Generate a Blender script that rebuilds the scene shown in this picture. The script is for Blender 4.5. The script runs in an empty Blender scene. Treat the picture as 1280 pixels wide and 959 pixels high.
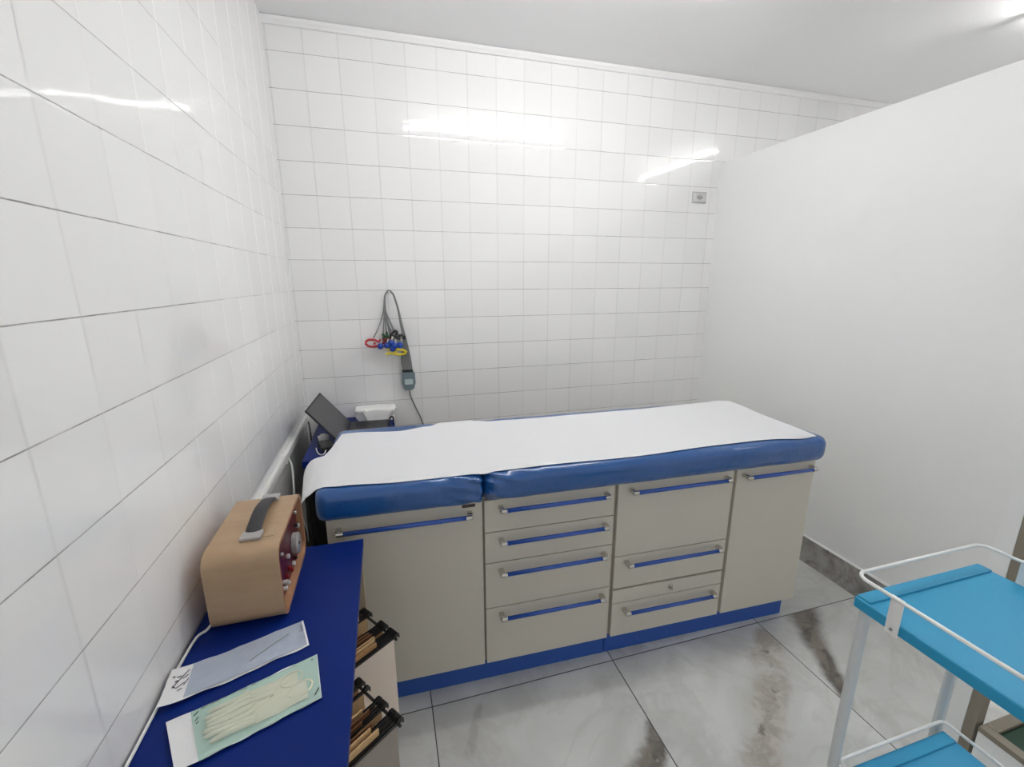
import bpy, bmesh, math, random
from mathutils import Vector, Matrix, noise
random.seed(7)
COL = bpy.context.scene.collection
SC = bpy.context.scene
PI = math.pi

# ------------------------------------------------------------------ shader maths
class X:
    def __init__(s, nt, v): s.nt = nt; s.v = v
    def _m(s, op, *a, clamp=False):
        n = s.nt.nodes.new('ShaderNodeMath'); n.operation = op; n.use_clamp = clamp
        for i, q in enumerate((s,) + a):
            q = q.v if isinstance(q, X) else q
            if isinstance(q, (int, float)): n.inputs[i].default_value = q
            else: s.nt.links.new(q, n.inputs[i])
        return X(s.nt, n.outputs[0])
    def __add__(s, o): return s._m('ADD', o)
    def __sub__(s, o): return s._m('SUBTRACT', o)
    def __mul__(s, o): return s._m('MULTIPLY', o)
    def __truediv__(s, o): return s._m('DIVIDE', o)
    __radd__ = __add__; __rmul__ = __mul__
    def __rsub__(s, o): return (s * -1.0) + o
    def floor(s): return s._m('FLOOR')
    def fract(s): return s._m('FRACT')
    def abs(s): return s._m('ABSOLUTE')
    def min(s, o): return s._m('MINIMUM', o)
    def max(s, o): return s._m('MAXIMUM', o)
    def pow(s, o): return s._m('POWER', o)
    def sat(s): return s._m('ADD', 0.0, clamp=True)
    def step(s, a, b):            # smooth 0..1 between a and b (b may be < a)
        n = s.nt.nodes.new('ShaderNodeMapRange'); n.interpolation_type = 'SMOOTHSTEP'
        s.nt.links.new(s.v, n.inputs[0])
        if a <= b: n.inputs[1].default_value, n.inputs[2].default_value = a, b
        else:
            n.inputs[1].default_value, n.inputs[2].default_value = b, a
            n.inputs[3].default_value, n.inputs[4].default_value = 1.0, 0.0
        return X(s.nt, n.outputs[0])

def new_mat(name):
    m = bpy.data.materials.new(name); m.use_nodes = True
    return m, m.node_tree, m.node_tree.nodes['Principled BSDF']

def coords(nt):
    t = nt.nodes.new('ShaderNodeTexCoord'); s = nt.nodes.new('ShaderNodeSeparateXYZ')
    nt.links.new(t.outputs['Object'], s.inputs[0])
    return t.outputs['Object'], X(nt, s.outputs[0]), X(nt, s.outputs[1]), X(nt, s.outputs[2])

def combine(nt, *a):
    n = nt.nodes.new('ShaderNodeCombineXYZ')
    for i, q in enumerate(a):
        if isinstance(q, X): nt.links.new(q.v, n.inputs[i])
        else: n.inputs[i].default_value = q
    return n.outputs[0]

def noise_tex(nt, vec, scale, detail=2.0, rough=0.5, dist=0.0, w=None):
    n = nt.nodes.new('ShaderNodeTexNoise')
    n.inputs['Scale'].default_value = scale; n.inputs['Detail'].default_value = detail
    n.inputs['Roughness'].default_value = rough; n.inputs['Distortion'].default_value = dist
    nt.links.new(vec, n.inputs['Vector'])
    return X(nt, n.outputs[0])

def white(nt, vec):
    n = nt.nodes.new('ShaderNodeTexWhiteNoise'); n.noise_dimensions = '3D'
    nt.links.new(vec, n.inputs['Vector'])
    s = nt.nodes.new('ShaderNodeSeparateColor'); nt.links.new(n.outputs['Color'], s.inputs[0])
    return X(nt, s.outputs[0]), X(nt, s.outputs[1]), X(nt, s.outputs[2])

def mix(nt, f, a, b):
    n = nt.nodes.new('ShaderNodeMix'); n.data_type = 'RGBA'
    if isinstance(f, X): nt.links.new(f.v, n.inputs[0])
    else: n.inputs[0].default_value = f
    for i, c in ((6, a), (7, b)):
        if isinstance(c, tuple): n.inputs[i].default_value = (*c, 1)
        else: nt.links.new(c, n.inputs[i])
    return n.outputs[2]

def bump(nt, bsdf, h, strength=0.3, distance=0.01):
    n = nt.nodes.new('ShaderNodeBump')
    n.inputs['Strength'].default_value = strength; n.inputs['Distance'].default_value = distance
    nt.links.new(h.v if isinstance(h, X) else h, n.inputs['Height'])
    nt.links.new(n.outputs[0], bsdf.inputs['Normal'])

def srgb(r, g, b):
    f = lambda c: (c / 255 / 12.92) if c / 255 <= .04045 else ((c / 255 + .055) / 1.055) ** 2.4
    return (f(r), f(g), f(b))

def mat(name, col, rough=0.5, metal=0.0, spec=0.5, coat=0.0, coat_rough=0.05, var=0.0, vscale=20.0, bmp=0.0, bscale=60.0, stretch=None, bdist=.004):
    m, nt, b = new_mat(name)
    b.inputs['Roughness'].default_value = rough; b.inputs['Metallic'].default_value = metal
    b.inputs['Specular IOR Level'].default_value = spec
    b.inputs['Coat Weight'].default_value = coat; b.inputs['Coat Roughness'].default_value = coat_rough
    b.inputs['Base Color'].default_value = (*col, 1)
    vec = None
    if var or bmp:
        vec, x, y, z = coords(nt)
        if stretch: vec = combine(nt, x * stretch[0], y * stretch[1], z * stretch[2])
    if var:
        n = noise_tex(nt, vec, vscale, 4.0, .6)
        lo = tuple(c * (1 - var) for c in col); hi = tuple(min(1, c * (1 + var)) for c in col)
        nt.links.new(mix(nt, n, lo, hi), b.inputs['Base Color'])
    if bmp: bump(nt, b, noise_tex(nt, vec, bscale, 3.0), bmp, bdist)
    return m

def tile_mat(name, axis, off, pitch):
    """glazed white wall tile; axis 'x' or 'y' runs along the wall, rows run up z"""
    m, nt, b = new_mat(name)
    vec, x, y, z = coords(nt)
    a = x if axis == 'x' else y
    u = (a - off) / pitch; v = (z - 2.433) / 0.15
    iu = u.floor(); iv = v.floor(); fu = u.fract() - .5; fv = v.fract() - .5
    r1, r2, r3 = white(nt, combine(nt, iu, iv, 3.3))
    eu = (0.5 - fu.abs()) * pitch; ev = (0.5 - fv.abs()) * 0.15       # metres to the joint
    big = noise_tex(nt, vec, 5.0, 3.0)
    gv = eu.step(.0040, .0004)
    gh = ev.step(.0016, .0006)
    dirt = noise_tex(nt, combine(nt, x * 6.0, y * 6.0, iv * 7.7), 1.6, 4.0, .7).step(.34, .66)
    tile = mix(nt, r3, (.85, .85, .845), (.88, .88, .875))
    joint_v = mix(nt, dirt, (.72, .72, .71), (.60, .60, .59))
    joint_h = mix(nt, dirt, (.58, .575, .56), (.20, .195, .185))
    c = mix(nt, gv * 0.75, tile, joint_v); c = mix(nt, gh, c, joint_h)
    nt.links.new(c, b.inputs['Base Color'])
    g = gv.max(gh)
    rr = g * 0.45 + 0.042
    nt.links.new(rr.v, b.inputs['Roughness'])
    b.inputs['Specular IOR Level'].default_value = 0.55
    pil = eu.step(0.0, .006).min(ev.step(0.0, .006))
    wav = noise_tex(nt, combine(nt, x + iu * 3.1, y + iu * 1.7, z + iv * 2.3), 9.0, 1.5)
    h = fu * (r1 - .5) * (pitch * .007) + fv * (r2 - .5) * (0.15 * .009) + wav * 0.00045 + pil * 0.00010
    bump(nt, b, h, 1.0, 1.0)
    return m

def vein(nt, x, y, p, q, w0, w1, wx):
    """soft band from p to q with half width w0 -> w1 (metres); wx warps it sideways"""
    dx, dy = q[0] - p[0], q[1] - p[1]; L = math.hypot(dx, dy); dx /= L; dy /= L
    rx = x - p[0]; ry = y - p[1]
    t = (rx * dx + ry * dy) / L
    d = (rx * (-dy) + ry * dx + wx).abs()
    w = (t.sat() * (w1 - w0)) + w0
    return (d / w).step(1.25, .35) * t.step(-.08, .06) * t.step(1.12, .92)

def floor_mat():
    m, nt, b = new_mat('marble floor tile')
    vec, x, y, z = coords(nt)
    P = .692
    u = (x - .506) / P; v = (y + 1.204) / P
    iu = u.floor(); iv = v.floor(); fu = u.fract() - .5; fv = v.fract() - .5
    e = ((0.5 - fu.abs()).min(0.5 - fv.abs())) * P
    tv = combine(nt, x + iu * 5.37, y + iv * 3.91, iu * 1.7 + iv * 2.9)
    cloud = noise_tex(nt, tv, 2.6, 5.0, .55, .6)
    fine = noise_tex(nt, tv, 11.0, 6.0, .65, .8)
    wx = (noise_tex(nt, tv, 5.5, 5.0, .6) - .5) * .17
    wy = (noise_tex(nt, combine(nt, x * 1.0 + 4.1, y + 7.7, 2.2), 17.0, 5.0, .65) - .5) * .05
    wsum = wx + wy
    base = mix(nt, cloud.step(.35, .68), (.58, .59, .57), (.72, .73, .71))
    base = mix(nt, fine.step(.60, .85) * .25, base, (.50, .495, .475))
    tcx = lambda a, c: iu._m('COMPARE', float(a), .1) * iv._m('COMPARE', float(c), .1)
    # veins printed on the tiles that show in the room
    va = vein(nt, x, y, (2.15, -1.16), (1.905, -1.575), .085, .030, wsum * .55) * tcx(2, -1)
    vb = vein(nt, x, y, (1.93, -1.25), (1.42, -1.68), .052, .075, wsum) * tcx(1, -1)
    vc = vein(nt, x, y, (1.24, -1.45), (.98, -1.72), .045, .060, wsum * .7) * tcx(0, -1)
    vd = vein(nt, x, y, (1.76, -1.13), (1.2, -1.19), .03, .025, wsum * .4) * tcx(1, 0)
    ve = vein(nt, x, y, (.66, -1.24), (.60, -1.40), .016, .02, wsum * .3) * tcx(0, -1)
    vf = vein(nt, x, y, (1.30, -1.36), (1.06, -1.60), .05, .06, wsum) * 0.45
    vg = vein(nt, x, y, (1.98, -1.60), (1.93, -1.95), .03, .04, wsum) * 0.5
    mott = noise_tex(nt, tv, 13.0, 5.0, .6, .5)
    dark = mix(nt, mott.step(.38, .62), (.085, .07, .055), (.21, .18, .15))
    tan = mix(nt, mott.step(.4, .6), (.36, .315, .265), (.56, .525, .475))
    c = mix(nt, (vb * fine.step(.28, .55)).sat() * .8, base, tan)
    core = vein(nt, x, y, (1.90, -1.27), (1.43, -1.68), .016, .022, wsum + wy * 1.4) * tcx(1, -1)
    c = mix(nt, (core * mott.step(.45, .62)).sat() * .75, c, (.13, .11, .09))
    c = mix(nt, ((va + vc).sat() * fine.step(.2, .42)).sat() * .93, c, dark)
    c = mix(nt, (vd + ve + vf + vg).sat() * fine.step(.3, .6) * .5, c, (.34, .33, .31))
    # generic veining for tiles out of view
    gen = (noise_tex(nt, tv, 1.7, 6.0, .62, 1.2) - .5).abs().step(.035, .0)
    c = mix(nt, gen * .16, c, (.36, .34, .32))
    joint = e.step(.0022, .0012)
    c = mix(nt, joint, c, (.06, .058, .055))
    nt.links.new(c, b.inputs['Base Color'])
    rr = joint * .5 + .16
    nt.links.new(rr.v, b.inputs['Roughness'])
    b.inputs['Specular IOR Level'].default_value = .45
    bump(nt, b, joint * -0.001, 1.0, 1.0)
    return m

def marble_strip_mat():
    m, nt, b = new_mat('marble skirting')
    vec, x, y, z = coords(nt)
    n = noise_tex(nt, vec, 7.0, 6.0, .6, .8); f = noise_tex(nt, vec, 26.0, 6.0, .7)
    c = mix(nt, n.step(.35, .65), (.20, .185, .17), (.42, .405, .38))
    c = mix(nt, f.step(.5, .75) * .5, c, (.12, .10, .09))
    c = mix(nt, y.step(-.52, -.42) * f.step(.35, .55) * .8, c, (.07, .055, .045))
    nt.links.new(c, b.inputs['Base Color']); b.inputs['Roughness'].default_value = .2
    return m

def wood_mat():
    m, nt, b = new_mat('pale wood veneer')
    vec, x, y, z = coords(nt)
    g = noise_tex(nt, combine(nt, x * 3.0, y * 22.0, z * 22.0), 3.0, 5.0, .6, .4)
    g2 = noise_tex(nt, combine(nt, x * 2.0, y * 3.0, z * 3.0), 4.0, 2.0)
    c = mix(nt, g, srgb(164, 138, 108), srgb(188, 161, 129))
    c = mix(nt, g2.step(.35, .7) * .35, c, srgb(164, 130, 98))
    nt.links.new(c, b.inputs['Base Color']); b.inputs['Roughness'].default_value = .42
    return m

def film_mat(name, tint, gloss_rough, alpha):
    m, nt, b = new_mat(name)
    b.inputs['Base Color'].default_value = (*tint, 1); b.inputs['Roughness'].default_value = gloss_rough
    b.inputs['Alpha'].default_value = alpha; b.inputs['Specular IOR Level'].default_value = .6
    vec, x, y, z = coords(nt)
    bump(nt, b, noise_tex(nt, combine(nt, x * 1.0, y * 2.0, z), 28.0, 3.0), .5, .006)
    return m

M = dict(
    tile_back=tile_mat('glazed tile back', 'x', .1589, .15),
    tile_left=tile_mat('glazed tile left', 'y', -1.3351, .1552),
    floor=floor_mat(), skirting=marble_strip_mat(),
    ceiling=mat('ceiling paint', (.87, .87, .875), .9, spec=.2, bmp=.05, bscale=40),
    paint=mat('white satin paint', (.86, .87, .86), .38, spec=.3, bmp=.03, bscale=90),
    plaster=mat('white plaster', (.90, .90, .89), .8, spec=.2),
    gypsum=mat('white cornice', (.86, .86, .86), .6),
    laminate=mat('cream laminate', srgb(205, 200, 187), .42, spec=.4, var=.015, vscale=3),
    laminate_in=mat('cream carcass', srgb(186, 177, 163), .6),
    plinth=mat('blue plinth laminate', srgb(44, 88, 172), .35, var=.03),
    handle=mat('blue handle', srgb(36, 84, 178), .25, coat=.6),
    chrome=mat('brushed chrome', (.62, .60, .56), .22, metal=1.0),
    dark_plate=mat('dark plate', srgb(70, 62, 58), .5),
    vinyl=mat('blue vinyl under clear film', srgb(12, 82, 150), .35, coat=1.0, coat_rough=.07, var=.06, vscale=9, bmp=.35, bscale=16, bdist=.02),
    sheet=mat('white nonwoven sheet', (.73, .735, .755), .85, spec=.2, bmp=.10, bscale=25),
    desk_blue=mat('blue laminate', srgb(4, 36, 112), .40, spec=.16, var=.05, vscale=6, bmp=.02, bscale=120),
    desk_side=mat('beige panel', srgb(176, 160, 136), .5),
    wood=wood_mat(), wood_in=mat('wood rim', srgb(178, 134, 100), .45, var=.05),
    maroon=mat('dark red panel', srgb(84, 14, 32), .3, var=.06),
    dial=mat('grey dial', srgb(176, 174, 172), .35, metal=.3),
    knob_white=mat('white knob', (.55, .53, .52), .3), knob_red=mat('red knob', srgb(128, 20, 30), .3),
    knob_black=mat('black knob', (.02, .02, .02), .3),
    strap=mat('black strap', srgb(52, 50, 54), .55, bmp=.2, bscale=200),
    black=mat('black plastic', (.018, .018, .02), .4), black_metal=mat('black steel', (.03, .028, .028), .35, metal=.2),
    black_soft=mat('black cable', (.02, .02, .022), .55),
    grey_cable=mat('grey cable', srgb(128, 130, 130), .5), grey_box=mat('grey blue plastic', srgb(112, 130, 136), .4),
    pale_label=mat('pale label', srgb(190, 204, 206), .5),
    white_plastic=mat('white plastic', (.8, .8, .78), .35), white_metal=mat('white enamelled steel', (.82, .82, .80), .3),
    leg_metal=mat('grey white steel', (.62, .64, .64), .35),
    tray=mat('bright blue board', srgb(38, 152, 196), .45, var=.04, vscale=8, bmp=.08, bscale=60),
    tray_edge=mat('blue board edge', srgb(22, 104, 165), .45),
    kraft=mat('kraft card', srgb(186, 142, 96), .7, var=.08), manila=mat('manila card', srgb(214, 178, 130), .7, var=.06),
    brown=mat('brown card', srgb(126, 84, 52), .7, var=.08),
    cream_card=mat('cream card', srgb(222, 208, 194), .55, var=.02),
    grey_card=mat('grey card', srgb(150, 142, 132), .6, var=.03),
    paper=mat('white paper', (.80, .80, .79), .8, spec=.2, bmp=.06, bscale=40),
    screen=mat('matte dark screen', srgb(74, 72, 76), .35), dark_grey=mat('dark grey plastic', srgb(36, 36, 40), .45),
    pouch_white=mat('white pouch paper', (.78, .78, .79), .6, bmp=.1, bscale=50),
    film_blue=film_mat('bluish film', srgb(196, 206, 222), .2, .60),
    film_green=film_mat('clear film', srgb(214, 232, 224), .08, .16), tint_green=mat('pale green layer', srgb(182, 212, 202), .6),
    latex=mat('cream latex', srgb(226, 220, 196), .45, var=.04),
    steel=mat('thin steel', (.42, .42, .42), .3, metal=.8), ink=mat('grey ink', srgb(70, 72, 78), .7),
    red=mat('red clamp', srgb(186, 38, 50), .35), dark_red=mat('dark red clamp', srgb(120, 26, 34), .4),
    yellow=mat('yellow clamp', srgb(236, 212, 40), .35), green=mat('green clamp', srgb(24, 74, 44), .4),
    blue_bulb=mat('blue rubber bulb', srgb(28, 72, 170), .35), silver=mat('silver cup', (.75, .74, .68), .25, metal=1.0),
    beige_edge=mat('beige edge strip', srgb(140, 132, 118), .5),
    green_felt=mat('dark green lining', srgb(20, 62, 44), .6, var=.1),
    outlet=mat('outlet plastic', srgb(212, 211, 209), .4), outlet_grey=mat('outlet grey', srgb(182, 182, 180), .5),
)
def emit(name, col, s):
    m, nt, b = new_mat(name)
    b.inputs['Base Color'].default_value = (.8, .8, .8, 1)
    b.inputs['Emission Color'].default_value = (*col, 1); b.inputs['Emission Strength'].default_value = s
    return m
M['tube'] = emit('lit fluorescent tube', (1.0, .985, .96), 71.0)
M['tube_far'] = emit('lit fluorescent tube far', (1.0, .985, .965), 62.0)

# ------------------------------------------------------------------ mesh helpers
def obj(name, bm, m, parent=None, smooth=False, loc=None, angle=40):
    me = bpy.data.meshes.new(name)
    bmesh.ops.recalc_face_normals(bm, faces=bm.faces[:])
    bm.to_mesh(me); bm.free()
    ms = m if isinstance(m, (list, tuple)) else [m]
    for q in ms: me.materials.append(q)
    if smooth:
        for p in me.polygons: p.use_smooth = True
        me.set_sharp_from_angle(angle=math.radians(angle))
    o = bpy.data.objects.new(name, me); COL.objects.link(o)
    if parent: o.parent = parent
    if loc: o.location = loc
    return o

def thing(name, label, cat, loc=(0, 0, 0), rotz=0.0, group=None):
    o = bpy.data.objects.new(name, None); COL.objects.link(o)
    o.empty_display_size = .05
    o.location = loc; o.rotation_euler = (0, 0, rotz)
    o['label'] = label; o['category'] = cat
    if group: o['group'] = group
    return o

def tag(o, label, cat, group=None):
    o['label'] = label; o['category'] = cat
    if group: o['group'] = group
    return o

def struct(o): o['kind'] = 'structure'; return o

def box(bm, x0, x1, y0, y1, z0, z1, bev=0.0, seg=2, mi=0):
    t = bmesh.new()
    vs = [t.verts.new(p) for p in ((x0, y0, z0), (x1, y0, z0), (x1, y1, z0), (x0, y1, z0), (x0, y0, z1), (x1, y0, z1), (x1, y1, z1), (x0, y1, z1))]
    for f in ((0, 3, 2, 1), (4, 5, 6, 7), (0, 1, 5, 4), (1, 2, 6, 5), (2, 3, 7, 6), (3, 0, 4, 7)):
        t.faces.new([vs[i] for i in f])
    if bev: bmesh.ops.bevel(t, geom=t.edges[:], offset=bev, segments=seg, profile=.5, affect='EDGES')
    merge(bm, t, mi=mi)
    return bm

def merge(bm, t, mat4=None, mi=0):
    mp = {}
    for v in t.verts: mp[v] = bm.verts.new((mat4 @ v.co) if mat4 else v.co)
    for f in t.faces:
        try:
            nf = bm.faces.new([mp[v] for v in f.verts]); nf.smooth = f.smooth; nf.material_index = mi if mi else f.material_index
        except ValueError: pass
    t.free()

def bxo(name, m, parent, x0, x1, y0, y1, z0, z1, bev=.0015, seg=2):
    return obj(name, box(bmesh.new(), x0, x1, y0, y1, z0, z1, bev, seg), m, parent)

def smooth_path(pts, n=6, closed=False):
    """Catmull-Rom resample"""
    P = [Vector(p) for p in pts]; out = []
    N = len(P)
    for i in range(N if closed else N - 1):
        g = lambda k: P[k % N] if closed else P[max(0, min(N - 1, k))]
        a, b, c, d = g(i - 1), g(i), g(i + 1), g(i + 2)
        for j in range(n):
            t = j / n
            out.append(.5 * ((2 * b) + (c - a) * t + (2 * a - 5 * b + 4 * c - d) * t * t + (3 * b - a - 3 * c + d) * t ** 3))
    if not closed: out.append(P[-1])
    return out

def tube(bm, pts, r, sides=8, closed=False, cap=True, flat=None):
    """sweep a circle (or ellipse: flat=(rx, ry, up)) along pts; r may be a list"""
    P = [Vector(p) for p in pts]; N = len(P)
    R = r if isinstance(r, (list, tuple)) else [r] * N
    rings = []; nrm = None
    for i in range(N):
        a = P[i - 1] if (i or closed) else P[i]; b = P[(i + 1) % N] if (i < N - 1 or closed) else P[i]
        t = (b - a).normalized()
        if flat:
            up = Vector(flat[2]); s = t.cross(up).normalized(); nrm = s; bi = t.cross(s).normalized()
        else:
            if nrm is None:
                nrm = t.orthogonal().normalized()
            nrm = (nrm - t * nrm.dot(t)).normalized(); bi = t.cross(nrm)
        ring = []
        for k in range(sides):
            an = 2 * PI * k / sides
            rx, ry = (flat[0] * R[i], flat[1] * R[i]) if flat else (R[i], R[i])
            ring.append(bm.verts.new(P[i] + nrm * math.cos(an) * rx + bi * math.sin(an) * ry))
        rings.append(ring)
    for i in range(N if closed else N - 1):
        A, B = rings[i], rings[(i + 1) % N]
        for k in range(sides):
            f = bm.faces.new((A[k], A[(k + 1) % sides], B[(k + 1) % sides], B[k])); f.smooth = True
    if cap and not closed:
        bm.faces.new(rings[0][::-1]); bm.faces.new(rings[-1])
    return bm

def cyl(bm, c, axis, r, h, sides=20, r2=None, bev=0.0):
    c = Vector(c); a = Vector(axis).normalized()
    if bev: tube(bm, [c, c + a * bev, c + a * (h - bev), c + a * h], [r - bev, r, r2 or r, (r2 or r) - bev], sides)
    else: tube(bm, [c, c + a * h], [r, r2 or r], sides)
    return bm

def sphere(bm, c, r, sx=1, sy=1, sz=1, u=14, v=9):
    t = bmesh.new(); bmesh.ops.create_uvsphere(t, u_segments=u, v_segments=v, radius=r)
    for f in t.faces: f.smooth = True
    merge(bm, t, Matrix.Translation(c) @ Matrix.Diagonal((sx, sy, sz, 1)))
    return bm

def grid(bm, fn, nu, nv, thick=0.0):
    """surface fn(u,v)->Vector, u,v in 0..1; a thin solid when thick"""
    V = [[bm.verts.new(fn(i / nu, j / nv)) for j in range(nv + 1)] for i in range(nu + 1)]
    F = []
    for i in range(nu):
        for j in range(nv):
            f = bm.faces.new((V[i][j], V[i + 1][j], V[i + 1][j + 1], V[i][j + 1])); f.smooth = True; F.append(f)
    if thick:
        bm.normal_update()
        bmesh.ops.solidify(bm, geom=F, thickness=thick)
    return bm

def prism(bm, poly, ext, origin=(0, 0, 0), ax=(1, 0, 0), ay=(0, 0, 1), az=(0, 1, 0)):
    """extrude 2D poly (in ax, ay) along az by ext"""
    o, ax, ay, az = Vector(origin), Vector(ax), Vector(ay), Vector(az)
    A = [bm.verts.new(o + ax * p[0] + ay * p[1]) for p in poly]; B = [bm.verts.new(v.co + az * ext) for v in A]
    n = len(A)
    bm.faces.new(A[::-1]); bm.faces.new(B)
    for i in range(n): bm.faces.new((A[i], A[(i + 1) % n], B[(i + 1) % n], B[i]))
    return bm

def rrect(w0, w1, h0, h1, r, n=6):
    out = []
    for cx, cy, a0 in ((w1 - r, h1 - r, 0), (w0 + r, h1 - r, 90), (w0 + r, h0 + r, 180), (w1 - r, h0 + r, 270)):
        for k in range(n + 1):
            a = math.radians(a0 + 90 * k / n); out.append((cx + r * math.cos(a), cy + r * math.sin(a)))
    return out

# ------------------------------------------------------------------ room shell
H = 2.563; XR = 4.6; YF = -3.5
struct(bxo('floor', M['floor'], None, -.1, XR + .1, YF - .1, .1, -.08, 0, 0))
struct(bxo('ceiling', M['ceiling'], None, -.1, XR + .1, YF - .1, .1, H, H + .08, 0))
struct(bxo('wall_back', M['tile_back'], None, -.1, XR + .1, 0, .1, 0, H, 0))
struct(bxo('wall_left', M['tile_left'], None, -.1, 0, YF, 0, 0, H, 0))
struct(bxo('wall_right', M['plaster'], None, XR, XR + .1, YF, 0, 0, H, 0))
PX = 2.462
struct(bxo('wall_partition', M['paint'], None, PX, PX + .09, -1.66, 0, 0, 2.122, .002))
b = bmesh.new(); box(b, PX - .011, PX, -1.66, 0, 0, .138)
base_o = struct(obj('baseboard_right', b, M['skirting']))
b = bmesh.new(); box(b, PX - .011, PX, -1.66, 0, .138, .144)
obj('top_edge', b, M['gypsum'], base_o)
b = bmesh.new()
prism(b, [(0, 0), (-.012, 0), (-.016, .008), (-.022, .016), (-.022, .03), (0, .03)], XR, origin=(0, 0, H - .032), ax=(0, 1, 0), ay=(0, 0, 1), az=(1, 0, 0))
struct(obj('trim_1', b, M['gypsum'], None))

# ------------------------------------------------------------------ ceiling lights
def ceiling_light(label, c, along, tube_m):
    t = thing('ceiling_light', label, 'ceiling light', c, 0 if along == 'x' else PI / 2)
    b = bmesh.new(); prism(b, [(-.021, 0), (.021, 0), (.015, -.034), (-.015, -.034)], 1.22, origin=(-.61, 0, 0), ax=(0, 1, 0), ay=(0, 0, 1), az=(1, 0, 0))
    obj('housing', b, M['white_metal'], t)
    for s in (-1, 1):
        bxo('lamp_holder', M['white_plastic'], t, s * .60 - .008, s * .60 + .008, -.012, .012, -.090, -.032)
    obj('tube', cyl(bmesh.new(), (-.588, 0, -.073), (1, 0, 0), .013, 1.176, 12), tube_m, t)
    return t
ceiling_light('fluorescent tube light on the ceiling above the exam couch', (1.25, -1.08, H), 'x', M['tube'])
ceiling_light('fluorescent tube light on the ceiling beyond the white partition', (3.22, -1.55, H), 'y', M['tube_far'])

# ------------------------------------------------------------------ exam couch
CL = (.2242, -1.1912, 0); CA = -.0299
cabL = thing('cabinet', 'cream left couch base unit with one wide door and four blue-handled drawers', 'cabinet', CL, CA)
cabR = thing('cabinet', 'cream right couch base unit with a key lock and a tall narrow door', 'cabinet', CL, CA)

def handle(parent, x0, x1, z):
    h = obj('handle', tube(bmesh.new(), [(x0 + .014, -.003, z), (x1 - .014, -.003, z)], 1.0, 12, flat=(.0062, .0078, (0, 0, 1))), M['handle'], parent)
    for s, xa in ((1, x0), (-1, x1)):
        b = bmesh.new()
        tube(b, [(xa - s * .006, -.003, z), (xa - s * .003, -.003, z), (xa + s * .016, -.003, z)], [.005, .0082, .0082], 12)
        box(b, xa - .007 if s > 0 else xa - .009, xa + .009 if s > 0 else xa + .007, -.001, .0248, z - .004, z + .009, .0015)
        obj('handle_end', b, M['chrome'], h, True)
    return h

FY0, FY1 = .025, .043
def front(parent, name, x0, x1, z0, z1, hx=None, hz=None):
    f = bxo(name, M['laminate'], parent, x0 + .0015, x1 - .0015, FY0, FY1, z0 + .0015, z1 - .0015, .0016)
    if hx: handle(f, hx[0], hx[1], hz)
    return f
# left unit
bxo('carcass', M['laminate_in'], cabL, .002, .9545, .0436, .53, .10, .742, .001)
bxo('plinth', M['plinth'], cabL, .012, .954, .06, .50, 0, .0995, .001)
d = front(cabL, 'door', .0, .4765, .100, .738, (.035, .434), .701)
bxo('name_plate', M['dark_plate'], d, .410, .452, .0235, .0252, .722, .733, .0005)
for z0, z1, hz in ((.619, .738, .708), (.503, .619, .589), (.327, .503, .472), (.100, .327, .298)):
    front(cabL, 'drawer', .4805, .950, z0, z1, (.535, .914), hz)
# right unit
bxo('carcass', M['laminate_in'], cabR, .9575, 1.820, .0436, .53, .10, .742, .001)
bxo('plinth', M['plinth'], cabR, .9565, 1.802, .06, .50, 0, .0995, .001)
front(cabR, 'flap', .9605, 1.4415, .4465, .738, (1.008, 1.404), .711)
front(cabR, 'drawer', .9605, 1.4405, .311, .4465, (1.008, 1.400), .420)
lk = front(cabR, 'lock_panel', .9605, 1.4405, .246, .305)
b = bmesh.new(); cyl(b, (1.205, .0255, .280), (0, -1, 0), .011, .007, 16, bev=.0015); box(b, 1.2025, 1.2075, .0085, .019, .272, .288, .0008)
obj('lock', b, M['chrome'], lk, True)
front(cabR, 'drawer', .9605, 1.4405, .100, .246, (1.010, 1.398), .217)
front(cabR, 'door', 1.4525, 1.8215, .100, .738, (1.482, 1.796), .711)

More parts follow.
